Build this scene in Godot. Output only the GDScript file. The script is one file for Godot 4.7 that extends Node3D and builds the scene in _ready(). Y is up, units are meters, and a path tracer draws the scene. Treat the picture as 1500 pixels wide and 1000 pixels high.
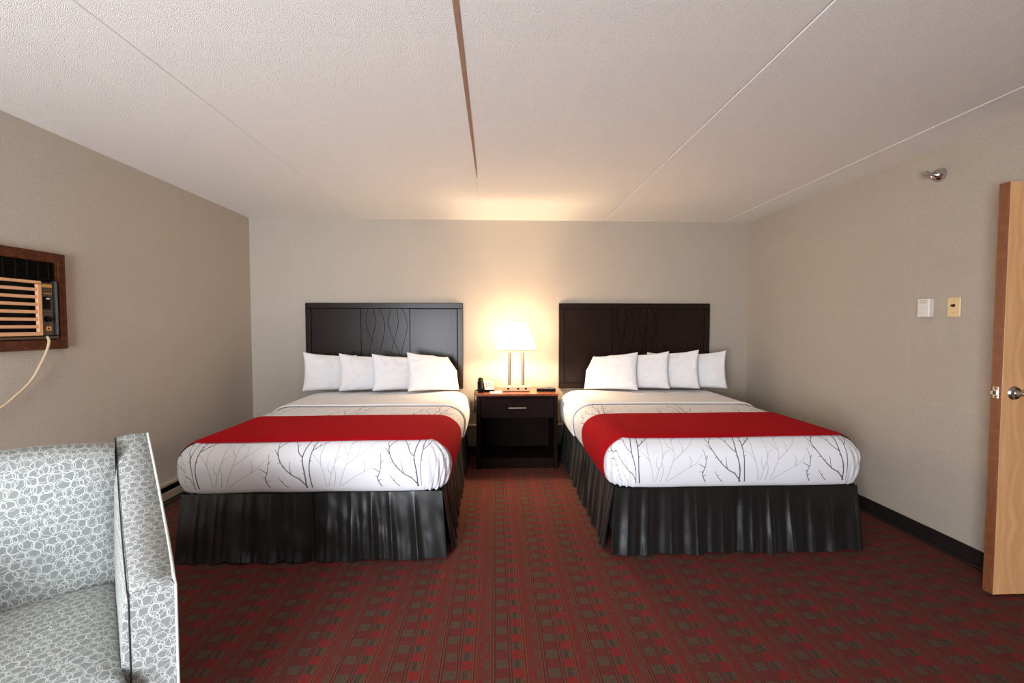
extends Node3D

# ---------------------------------------------------------------- room measures (metres, camera over the origin)
const XL := -2.499
const XR := 2.695
const ZB := -4.547
const ZF := 1.7
const H := 2.44
const ENTRY_Z := -2.115      # the right wall ends here, the entry recess opens beyond it
const ENTRY_X := 3.44

var M := {}
var rng := RandomNumberGenerator.new()
var used := {}

# ================================================================ mesh builder
class MB:
	var st := SurfaceTool.new()
	var v := PackedVector3Array()
	var t := PackedVector2Array()
	var g := PackedInt32Array()
	var mark := 0

	func tri(a, b, c, ta := Vector2.ZERO, tb := Vector2.ZERO, tc := Vector2.ZERO, group := -1):
		v.append(a); v.append(b); v.append(c)
		t.append(ta); t.append(tb); t.append(tc)
		g.append(group)

	func quad(a, b, c, d, group := -1):
		tri(a, b, c, Vector2(0, 0), Vector2(1, 0), Vector2(1, 1), group)
		tri(a, c, d, Vector2(0, 0), Vector2(1, 1), Vector2(0, 1), group)

	func begin():
		mark = v.size()

	# closed shape since begin(): turn it right side out
	func close_shape():
		var vol := 0.0
		var o := v[mark]
		for i in range(mark, v.size(), 3):
			vol += (v[i] - o).dot((v[i + 1] - o).cross(v[i + 2] - o))
		if vol > 0.0:
			flip(mark)

	func flip(from := 0):
		for i in range(from, v.size(), 3):
			var a := v[i + 1]
			v[i + 1] = v[i + 2]
			v[i + 2] = a
			var b := t[i + 1]
			t[i + 1] = t[i + 2]
			t[i + 2] = b

	# chamfered box
	func box(c: Vector3, s: Vector3, bevel := 0.003, xf := Transform3D.IDENTITY):
		begin()
		var h := s * 0.5
		var b: float = minf(bevel, minf(h.x, minf(h.y, h.z)) * 0.8)
		var p := func(ax: int, sg: Vector3) -> Vector3:
			var q := Vector3(sg.x * (h.x - b), sg.y * (h.y - b), sg.z * (h.z - b))
			q[ax] = sg[ax] * h[ax]
			return xf * (c + q)
		var sgn := [-1.0, 1.0]
		for ax in 3:
			var u := (ax + 1) % 3
			var w := (ax + 2) % 3
			for s0 in sgn:
				var k := []
				for m in [[-1, -1], [1, -1], [1, 1], [-1, 1]]:
					var sg := Vector3.ZERO
					sg[ax] = s0; sg[u] = m[0]; sg[w] = m[1]
					k.append(p.call(ax, sg))
				if s0 > 0:
					quad(k[0], k[1], k[2], k[3])
				else:
					quad(k[3], k[2], k[1], k[0])
		for ax in 3:          # edges along ax
			var u := (ax + 1) % 3
			var w := (ax + 2) % 3
			for su in sgn:
				for sw in sgn:
					var lo := Vector3.ZERO
					lo[ax] = -1; lo[u] = su; lo[w] = sw
					var hi := lo
					hi[ax] = 1
					if su * sw > 0:
						quad(p.call(u, lo), p.call(w, lo), p.call(w, hi), p.call(u, hi))
					else:
						quad(p.call(u, hi), p.call(w, hi), p.call(w, lo), p.call(u, lo))
		for sx in sgn:
			for sy in sgn:
				for sz in sgn:
					var sg := Vector3(sx, sy, sz)
					if sx * sy * sz > 0:
						tri(p.call(0, sg), p.call(1, sg), p.call(2, sg))
					else:
						tri(p.call(2, sg), p.call(1, sg), p.call(0, sg))
		close_shape()

	# profile of Vector2(radius, height) turned about y
	func lathe(prof: Array, n := 24, xf := Transform3D.IDENTITY, group := 1):
		begin()
		for i in prof.size() - 1:
			var a: Vector2 = prof[i]
			var b: Vector2 = prof[i + 1]
			for k in n:
				var t0 := TAU * k / n
				var t1 := TAU * (k + 1) / n
				var p0 := xf * Vector3(a.x * cos(t0), a.y, a.x * sin(t0))
				var p1 := xf * Vector3(a.x * cos(t1), a.y, a.x * sin(t1))
				var q0 := xf * Vector3(b.x * cos(t0), b.y, b.x * sin(t0))
				var q1 := xf * Vector3(b.x * cos(t1), b.y, b.x * sin(t1))
				if a.x > 1e-6:
					tri(p0, p1, q1, Vector2.ZERO, Vector2.ZERO, Vector2.ZERO, group + i)
				if b.x > 1e-6:
					tri(p0, q1, q0, Vector2.ZERO, Vector2.ZERO, Vector2.ZERO, group + i)
		close_shape()

	func tube(path: Array, r: float, n := 10, group := 1, caps := true, r_end := -1.0):
		begin()
		var rings := []
		var up := Vector3(0.13, 0.97, 0.21)
		for i in path.size():
			var d: Vector3 = (path[mini(i + 1, path.size() - 1)] - path[maxi(i - 1, 0)]).normalized()
			if absf(d.dot(up)) > 0.98:
				up = Vector3(0.9, 0.1, 0.3)
			var a := up.cross(d).normalized()
			var b := d.cross(a).normalized()
			up = b
			var rr: float = r if r_end < 0.0 else lerpf(r, r_end, float(i) / (path.size() - 1))
			var ring := []
			for k in n:
				var t0 := TAU * k / n
				ring.append(path[i] + a * cos(t0) * rr + b * sin(t0) * rr)
			rings.append(ring)
		for i in path.size() - 1:
			for k in n:
				quad(rings[i][k], rings[i][(k + 1) % n], rings[i + 1][(k + 1) % n], rings[i + 1][k], group)
		if caps:
			for k in range(1, n - 1):
				tri(rings[0][0], rings[0][k + 1], rings[0][k])
				tri(rings[-1][0], rings[-1][k], rings[-1][k + 1])
		close_shape()

	# polygon in the xy plane between z0 and z1
	func prism(poly: PackedVector2Array, z0: float, z1: float, xf := Transform3D.IDENTITY, side_group := -1):
		begin()
		var ix := Geometry2D.triangulate_polygon(poly)
		for i in range(0, ix.size(), 3):
			var a := poly[ix[i]]
			var b := poly[ix[i + 1]]
			var c := poly[ix[i + 2]]
			if (b - a).cross(c - a) < 0.0:
				var k := b
				b = c
				c = k
			tri(xf * Vector3(a.x, a.y, z1), xf * Vector3(b.x, b.y, z1), xf * Vector3(c.x, c.y, z1))
			tri(xf * Vector3(c.x, c.y, z0), xf * Vector3(b.x, b.y, z0), xf * Vector3(a.x, a.y, z0))
		var cw := Geometry2D.is_polygon_clockwise(poly)
		for i in poly.size():
			var a := poly[i]
			var b := poly[(i + 1) % poly.size()]
			if cw:
				var k := a
				a = b
				b = k
			quad(xf * Vector3(a.x, a.y, z0), xf * Vector3(b.x, b.y, z0), xf * Vector3(b.x, b.y, z1), xf * Vector3(a.x, a.y, z1), side_group)
		close_shape()

	# fn(u, v) -> [Vector3, Vector2] over the unit square
	func grid(fn: Callable, nu: int, nv: int, group := 1):
		var pts := []
		for j in nv + 1:
			for i in nu + 1:
				pts.append(fn.call(float(i) / nu, float(j) / nv))
		for j in nv:
			for i in nu:
				var a = pts[j * (nu + 1) + i]
				var b = pts[j * (nu + 1) + i + 1]
				var c = pts[(j + 1) * (nu + 1) + i + 1]
				var d = pts[(j + 1) * (nu + 1) + i]
				tri(a[0], b[0], c[0], a[1], b[1], c[1], group)
				tri(a[0], c[0], d[0], a[1], c[1], d[1], group)

	func mesh() -> ArrayMesh:
		st.begin(Mesh.PRIMITIVE_TRIANGLES)
		for i in g.size():
			st.set_smooth_group(g[i])
			for k in 3:
				st.set_uv(t[i * 3 + k])
				st.add_vertex(v[i * 3 + k])
		st.generate_normals()
		st.index()
		return st.commit()

# ================================================================ nodes
func numbered(called: String) -> String:
	if not used.has(called):
		used[called] = 0
		return called
	used[called] += 1
	return "%s_%03d" % [called, used[called]]

func tag(o: Node, label: String, category: String, group := ""):
	o.set_meta("label", label)
	o.set_meta("category", category)
	if group:
		o.set_meta("group", group)
	return o

func base(called: String, at := Vector3.ZERO, turn := 0.0) -> Node3D:
	var o := Node3D.new()
	o.name = numbered(called)
	add_child(o)
	o.position = at
	o.rotation.y = turn
	return o

func part(called: String, b: MB, m: Material, parent: Node = null) -> MeshInstance3D:
	var o := MeshInstance3D.new()
	o.name = numbered(called) if parent == null else called
	o.mesh = b.mesh()
	o.material_override = m
	o.cast_shadow = GeometryInstance3D.SHADOW_CASTING_SETTING_DOUBLE_SIDED
	if parent == null:
		add_child(o)
	else:
		parent.add_child(o, true)
	return o

func piece(called: String, me: Mesh, m: Material, at: Vector3, parent: Node) -> MeshInstance3D:
	var o := MeshInstance3D.new()
	o.name = called
	o.mesh = me
	o.material_override = m
	o.position = at
	parent.add_child(o, true)
	return o

func struct(o: Node) -> Node:
	o.set_meta("kind", "structure")
	return o

func bx(c: Vector3, s: Vector3, bevel := 0.003, xf := Transform3D.IDENTITY) -> MB:
	var b := MB.new()
	b.box(c, s, bevel, xf)
	return b

# ================================================================ materials
func c8(r: int, g: int, b: int) -> Color:
	return Color8(r, g, b)

func noise(seed_: int, freq: float, octaves := 3, kind := FastNoiseLite.TYPE_SIMPLEX_SMOOTH) -> FastNoiseLite:
	var n := FastNoiseLite.new()
	n.seed = seed_
	n.noise_type = kind
	n.frequency = freq
	n.fractal_octaves = octaves
	return n

func plain(called: String, col: Color, rough := 0.6, metal := 0.0) -> StandardMaterial3D:
	var m := StandardMaterial3D.new()
	m.resource_name = called
	m.albedo_color = col
	m.roughness = rough
	m.metallic = metal
	return m

func tex(im: Image) -> ImageTexture:
	im.generate_mipmaps()
	return ImageTexture.create_from_image(im)

func triplanar(m: StandardMaterial3D, metres: float, world := false):
	m.uv1_triplanar = true
	m.uv1_world_triplanar = world
	m.uv1_scale = Vector3.ONE / metres
	m.uv1_triplanar_sharpness = 6.0

# a relief of sprayed plaster
func relief(seed_: int, freq: float, size := 1024) -> ImageTexture:
	return tex(noise(seed_, freq, 3).get_seamless_image(size, size))

# fine colour mottling between two colours
func mottle(seed_: int, freq: float, a: Color, b: Color, size := 512) -> ImageTexture:
	var n := noise(seed_, freq, 4).get_seamless_image(size, size)
	var im := Image.create(size, size, false, Image.FORMAT_RGB8)
	for y in size:
		for x in size:
			im.set_pixel(x, y, a.lerp(b, n.get_pixel(x, y).r))
	return tex(im)

# wood grain running along v; seamless in both directions by mirrored lookup
func grain(seed_: int, a: Color, b: Color, c: Color, w := 256, h := 512, fx := 0.06, fy := 0.004) -> ImageTexture:
	var n1 := noise(seed_, 1.0, 4)
	var n2 := noise(seed_ + 7, 1.0, 2)
	var im := Image.create(w, h, false, Image.FORMAT_RGB8)
	for y in h:
		var yy: float = absf(y - h * 0.5)
		for x in w:
			var xx: float = absf(x - w * 0.5)
			var wob := n2.get_noise_2d(xx * fx * 0.12, yy * fy * 0.9) * 2.2
			var k := n1.get_noise_2d(xx * fx + wob, yy * fy) * 0.5 + 0.5
			var pore := n1.get_noise_2d(xx * fx * 5.0 + 40.0, yy * fy * 3.0) * 0.5 + 0.5
			var col := a.lerp(b, smoothstep(0.2, 0.8, k))
			col = col.lerp(c, smoothstep(0.6, 0.95, pore) * 0.6)
			im.set_pixel(x, y, col)
	return tex(im)

# thick soft-edged stroke, wrapping round the tile
func stroke(im: Image, pts: Array, w0: float, w1: float, col: Color):
	var W := im.get_width()
	var Hh := im.get_height()
	for i in pts.size() - 1:
		var a: Vector2 = pts[i]
		var b: Vector2 = pts[i + 1]
		var r0 := lerpf(w0, w1, float(i) / (pts.size() - 1)) * 0.5
		var r1 := lerpf(w0, w1, float(i + 1) / (pts.size() - 1)) * 0.5
		var R := maxf(r0, r1) + 1.5
		var d := b - a
		var l2 := maxf(d.length_squared(), 1e-6)
		for y in range(int(floor(minf(a.y, b.y) - R)), int(ceil(maxf(a.y, b.y) + R)) + 1):
			for x in range(int(floor(minf(a.x, b.x) - R)), int(ceil(maxf(a.x, b.x) + R)) + 1):
				var q := Vector2(x + 0.5, y + 0.5)
				var s := clampf((q - a).dot(d) / l2, 0.0, 1.0)
				var e := lerpf(r0, r1, s) - q.distance_to(a + d * s) + 0.5
				if e > 0.0:
					var px := posmod(x, W)
					var py := posmod(y, Hh)
					im.set_pixel(px, py, im.get_pixel(px, py).lerp(col, minf(e, 1.0)))

func curve(pts: Array, n := 6) -> Array:
	var out := []
	for i in pts.size() - 1:
		var p0: Vector2 = pts[maxi(i - 1, 0)]
		var p1: Vector2 = pts[i]
		var p2: Vector2 = pts[i + 1]
		var p3: Vector2 = pts[mini(i + 2, pts.size() - 1)]
		for k in n:
			out.append(p1.cubic_interpolate(p2, p0, p3, float(k) / n))
	out.append(pts[-1])
	return out

func curve3(pts: Array, n := 6) -> Array:
	var out := []
	for i in pts.size() - 1:
		var p0: Vector3 = pts[maxi(i - 1, 0)]
		var p1: Vector3 = pts[i]
		var p2: Vector3 = pts[i + 1]
		var p3: Vector3 = pts[mini(i + 2, pts.size() - 1)]
		for k in n:
			out.append(p1.cubic_interpolate(p2, p0, p3, float(k) / n))
	out.append(pts[-1])
	return out

const TILE_U := 0.62
const TILE_V := 0.775

# bare branches printed on white cotton; v runs up from the foot of the coverlet
func branch_print() -> ImageTexture:
	var W := 1024
	var Hh := 1280
	var im := Image.create(W, Hh, false, Image.FORMAT_RGB8)
	im.fill(c8(236, 236, 239))
	var pale := c8(196, 195, 199)
	var mid := c8(164, 162, 167)
	var dark := c8(84, 80, 88)
	var P := func(x: float, y: float) -> Vector2:
		return Vector2((x - 730.0) / 520.0 * W + W * 0.5, Hh - 1 - (390.0 - y) / 520.0 * 1024.0)
	var S := func(raw: Array, w0: float, w1: float, col: Color):
		var pts := []
		for q in raw:
			pts.append(P.call(q[0], q[1]))
		stroke(im, curve(pts), w0 * 1.25, w1 * 1.25, col)
	# pale trees far behind
	for q in [
		[[290, 390], [283, 340], [270, 290], [245, 255], [215, 225]], [[270, 290], [262, 240], [268, 190], [255, 120], [262, 40]],
		[[300, 390], [315, 330], [330, 280], [338, 220], [340, 165], [352, 60], [345, -40]], [[315, 330], [300, 300], [305, 268]],
		[[350, 390], [368, 330], [385, 285], [392, 240], [395, 180], [420, 100], [412, 0]], [[385, 285], [430, 250], [490, 195], [520, 130]],
		[[392, 240], [372, 215], [362, 180]], [[360, 388], [420, 345], [470, 315], [495, 300], [530, 255]], [[430, 250], [440, 215], [432, 180]],
		[[330, 280], [345, 250], [372, 235]], [[412, 0], [440, -60], [430, -140]], [[345, -40], [320, -100], [330, -180]]]:
		S.call(q, 6.0, 3.0, pale)
	for q in [[[325, 388], [335, 335], [328, 290]], [[468, 318], [474, 285], [462, 262]], [[395, 180], [414, 160], [440, 150]], [[255, 120], [236, 90], [240, 40]]]:
		S.call(q, 4.5, 2.5, mid)
	# the dark pair of stems
	S.call([[717, 396], [714, 330], [703, 270], [700, 248], [706, 200], [716, 155], [722, 90], [712, 20], [716, -40]], 9.0, 5.0, dark)
	S.call([[744, 396], [736, 330], [735, 270], [739, 215], [748, 150], [765, 90], [770, 20], [790, -50]], 8.0, 4.5, dark)
	S.call([[700, 248], [678, 225], [664, 190], [648, 155], [640, 90], [655, 30]], 6.5, 3.0, dark)
	S.call([[739, 215], [765, 192], [800, 156], [815, 110], [850, 70]], 6.5, 3.0, dark)
	# long left-hand branch
	S.call([[722, 392], [690, 352], [655, 330], [615, 290], [588, 245], [577, 205], [590, 175], [606, 155], [600, 110], [618, 60]], 8.0, 4.0, dark)
	for q in [[[652, 328], [646, 300], [645, 268]], [[588, 243], [572, 222], [560, 206]], [[578, 200], [570, 180], [573, 158]], [[615, 290], [625, 288]],
		[[703, 270], [694, 262]], [[735, 268], [744, 262]], [[714, 330], [706, 320]], [[740, 190], [732, 182]], [[716, 372], [707, 376]], [[664, 190], [674, 176]],
		[[765, 192], [768, 172]], [[690, 352], [690, 340]], [[600, 270], [590, 274]], [[716, 155], [704, 138], [704, 110]], [[765, 90], [752, 62]], [[712, 20], [690, -10], [694, -50]], [[770, 20], [800, 0], [815, -40]], [[716, -40], [735, -80], [728, -130]], [[790, -50], [780, -100], [800, -150]]]:
		S.call(q, 5.0, 2.6, dark)
	# small shoots at the foot
	S.call([[548, 394], [530, 352], [541, 320], [546, 280], [540, 230]], 6.5, 2.6, dark)
	for q in [[[541, 320], [522, 308], [508, 300]], [[533, 345], [520, 338]], [[632, 394], [606, 365], [590, 338]], [[606, 365], [612, 356]], [[545, 280], [556, 262]], [[536, 362], [548, 356]]]:
		S.call(q, 5.5, 2.6, dark)
	return tex(im)

# pale rings woven over grey
func ring_fabric() -> ImageTexture:
	var N := 1024
	var im := Image.create(N, N, false, Image.FORMAT_RGB8)
	var nz := noise(31, 0.2, 2)
	for y in N:
		for x in N:
			var k := 0.5 + 0.5 * nz.get_noise_2d(x, y)
			im.set_pixel(x, y, c8(118, 121, 118).lerp(c8(136, 139, 135), k))
	rng.seed = 5
	var cells := 15
	for j in cells:
		for i in cells:
			for k in 2:
				var c := Vector2(i + 0.5 + (j % 2) * 0.5, j + 0.5) * N / cells + Vector2(rng.randf_range(-17, 17), rng.randf_range(-17, 17))
				var rx := rng.randf_range(36, 52)
				var ry := rx * rng.randf_range(0.68, 0.98)
				var an := rng.randf_range(0, PI)
				var pts := []
				for s in 25:
					pts.append(c + Vector2(cos(TAU * s / 24) * rx, sin(TAU * s / 24) * ry).rotated(an))
				stroke(im, pts, 3.5, 3.5, c8(204, 205, 200).lerp(c8(180, 182, 178), rng.randf()))
	return tex(im)

# red and taupe woven check
func carpet() -> ImageTexture:
	var W := 1024
	var Hh := 512        # 0.41 m x 0.19 m
	var im := Image.create(W, Hh, false, Image.FORMAT_RGB8)
	var nz := noise(77, 0.35, 2)
	var big := noise(78, 0.02, 2)
	var taupe := c8(118, 88, 62)
	var red := c8(180, 34, 24)
	var dim := c8(146, 42, 28)
	var rust := c8(146, 56, 30)
	var line := c8(188, 82, 40)
	var ink := c8(58, 30, 20)
	for y in Hh:
		for x in W:
			var col_i := int(x / 512.0)
			var cx := x - col_i * 512
			var yy := posmod(y + col_i * 128 - (8 if col_i == 1 else 0), 256)
			var row_a := yy < 124
			var gap := yy < 6 or (yy >= 124 and yy < 130)
			var c := rust
			if cx < 122:
				c = taupe if row_a else dim
			elif cx < 168:
				c = rust
				if absf(cx - 133) < 5: c = ink
				elif absf(cx - 144) < 4: c = line
				elif absf(cx - 157) < 4: c = ink
			elif cx < 272:
				if row_a:
					c = taupe
					if absf(cx - 200) < 6 or absf(cx - 224) < 6: c = ink.lerp(taupe, 0.25)
				else:
					c = red
			elif cx < 322:
				c = rust
				if absf(cx - 284) < 5: c = line
				elif absf(cx - 296) < 4: c = ink
				elif absf(cx - 311) < 4: c = line
			elif cx < 392:
				c = rust if row_a else red.lerp(dim, 0.5)
			elif cx < 450:
				c = taupe.lerp(rust, 0.35) if not row_a else rust
			else:
				c = rust
				if absf(cx - 460) < 4: c = line
				elif absf(cx - 472) < 5: c = ink
				elif absf(cx - 488) < 4: c = line
				elif absf(cx - 501) < 5: c = ink
			if gap:
				c = c.lerp(rust, 0.6)
			var k := 0.86 + 0.34 * nz.get_noise_2d(x * 0.6, y * 1.2) + 0.10 * big.get_noise_2d(absf(x - 512), absf(y - 256))
			k *= 0.76
			c = Color(c.r * k, c.g * k, c.b * k)
			im.set_pixel(x, y, c)
	return tex(im)

func cloth(called: String, col: Color, rough := 0.85, sheen := 0.0) -> StandardMaterial3D:
	var m := plain(called, col, rough)
	if sheen > 0.0:
		m.rim_enabled = true
		m.rim = sheen
		m.rim_tint = 0.5
	return m

func make_materials():
	var m := plain("wall_paint", Color.WHITE, 0.72)
	m.albedo_texture = mottle(3, 0.16, c8(173, 162, 147), c8(205, 194, 179))
	m.heightmap_enabled = true
	m.heightmap_scale = 0.3
	m.heightmap_texture = relief(11, 0.10)
	triplanar(m, 0.6, true)
	M.wall = m
	m = plain("ceiling_spray", Color.WHITE, 0.85)
	m.albedo_texture = mottle(4, 0.16, c8(228, 224, 217), c8(248, 245, 240))
	m.heightmap_enabled = true
	m.heightmap_scale = 0.3
	m.heightmap_texture = relief(12, 0.15)
	triplanar(m, 0.7, true)
	M.ceiling = m
	m = plain("caulk", c8(158, 122, 100), 0.9)
	M.filler = m
	m = plain("carpet", Color.WHITE, 0.95)
	m.albedo_texture = carpet()
	m.heightmap_enabled = true
	m.heightmap_scale = 0.25
	m.heightmap_texture = relief(13, 0.25, 512)
	m.uv1_triplanar = true
	m.uv1_world_triplanar = true
	m.uv1_scale = Vector3(1.0 / 0.41, 1.0, 1.0 / 0.19)
	M.carpet = m
	M.cove = plain("cove_base", c8(30, 24, 22), 0.5)
	m = plain("espresso_veneer", Color.WHITE, 0.3)
	m.albedo_texture = grain(21, c8(27, 17, 14), c8(36, 23, 18), c8(20, 12, 10))
	m.metallic_specular = 0.36
	triplanar(m, 0.8)
	M.espresso = m
	M.groove = plain("dark_groove", c8(18, 12, 10), 0.8)
	m = plain("nightstand_veneer", Color.WHITE, 0.5)
	m.albedo_texture = grain(22, c8(24, 15, 13), c8(32, 20, 17), c8(18, 11, 9))
	m.metallic_specular = 0.15
	triplanar(m, 0.7)
	M.night = m
	m = plain("nightstand_top", Color.WHITE, 0.22)
	m.albedo_texture = grain(23, c8(120, 66, 44), c8(140, 80, 54), c8(96, 50, 34))
	triplanar(m, 0.6)
	M.night_top = m
	m = plain("maple_veneer", Color.WHITE, 0.3)
	m.albedo_texture = grain(24, c8(234, 172, 116), c8(246, 192, 138), c8(214, 150, 98), 256, 512, 0.05, 0.002)
	triplanar(m, 0.7)
	M.maple = m
	m = plain("maple_edge", Color.WHITE, 0.45)
	m.albedo_texture = grain(25, c8(126, 74, 44), c8(142, 86, 54), c8(106, 60, 36))
	triplanar(m, 0.5)
	M.maple_edge = m
	m = plain("dark_walnut", Color.WHITE, 0.4)
	m.albedo_texture = grain(26, c8(74, 36, 20), c8(100, 52, 30), c8(42, 20, 12), 256, 512, 0.05, 0.01)
	m.metallic_specular = 0.25
	triplanar(m, 0.3)
	M.walnut = m
	m = cloth("cotton_white", c8(238, 237, 238), 0.85)
	m.heightmap_enabled = true
	m.heightmap_scale = 0.25
	m.heightmap_texture = relief(14, 0.012, 512)
	triplanar(m, 0.8)
	M.cotton = m
	m = cloth("branch_print", Color.WHITE, 0.75)
	m.albedo_texture = branch_print()
	M.print = m
	m = cloth("red_weave", Color.WHITE, 0.95, 0.0)
	m.albedo_texture = mottle(6, 0.3, c8(164, 3, 17), c8(184, 8, 24), 512)
	m.metallic_specular = 0.25
	m.heightmap_enabled = true
	m.heightmap_scale = 0.12
	m.heightmap_texture = relief(15, 0.3, 512)
	triplanar(m, 0.35)
	M.red = m
	m = cloth("black_satin", c8(19, 20, 18), 0.34, 0.45)
	m.metallic_specular = 0.6
	M.satin = m
	m = cloth("ring_fabric", Color.WHITE, 0.8, 0.15)
	m.albedo_texture = ring_fabric()
	triplanar(m, 0.42)
	m.uv1_triplanar_sharpness = 10.0
	M.rings = m
	M.piping = cloth("pale_piping", c8(205, 205, 198), 0.8)
	M.dark_piping = cloth("dark_seam", c8(40, 38, 36), 0.9)
	M.ticking = cloth("ticking", c8(16, 16, 15), 0.95)
	M.black = plain("black_plastic", c8(12, 11, 11), 0.5)
	M.black.metallic_specular = 0.2
	M.tan = plain("tan_plastic", c8(222, 166, 122), 0.45)
	M.ivory = plain("ivory_plastic", c8(226, 200, 150), 0.4)
	M.white_plastic = plain("white_plastic", c8(226, 220, 212), 0.4)
	M.brass = plain("brass_strip", c8(190, 150, 95), 0.35, 0.8)
	M.bronze = plain("brown_panel", c8(74, 58, 42), 0.5)
	M.steel = plain("brushed_steel", c8(190, 184, 176), 0.25, 1.0)
	M.chrome = plain("chrome", c8(200, 198, 195), 0.1, 1.0)
	M.lamp_metal = plain("lamp_metal", c8(150, 138, 122), 0.3, 0.9)
	M.cream = plain("cream_base", c8(216, 190, 150), 0.45)
	M.phone = plain("phone_cream", c8(228, 218, 200), 0.4)
	M.paper = plain("paper", c8(236, 230, 216), 0.8)
	M.cord = plain("beige_cord", c8(190, 166, 136), 0.5)
	M.heater = plain("heater_enamel", c8(176, 160, 138), 0.5)
	M.wall_flat = plain("trim_paint", c8(196, 186, 172), 0.5)
	M.window_frame = plain("window_frame", c8(225, 225, 222), 0.4)
	m = plain("window_glass", Color(0.9, 0.95, 0.95, 0.08), 0.02)
	m.transparency = BaseMaterial3D.TRANSPARENCY_ALPHA
	M.glass = m
	m = plain("lamp_shade", c8(246, 238, 222), 0.8)
	m.backlight_enabled = true
	m.backlight = Color(0.5, 0.465, 0.41)
	M.shade = m
	M.tape = cloth("shade_tape", c8(206, 186, 158), 0.9)
	m = m.duplicate()
	m.resource_name = "lit_lamp_shade"
	m.emission_enabled = true
	m.emission = SHADE_GLOW_COLOR
	m.emission_energy_multiplier = SHADE_GLOW
	M.lit_shade = m
	m = plain("lamp_bulb", c8(255, 240, 220), 0.5)
	m.emission_enabled = true
	m.emission = c8(255, 214, 160)
	m.emission_energy_multiplier = 4.0
	M.bulb = m
	m = plain("clock_face", c8(60, 84, 86), 0.15)
	M.clock = m

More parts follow.
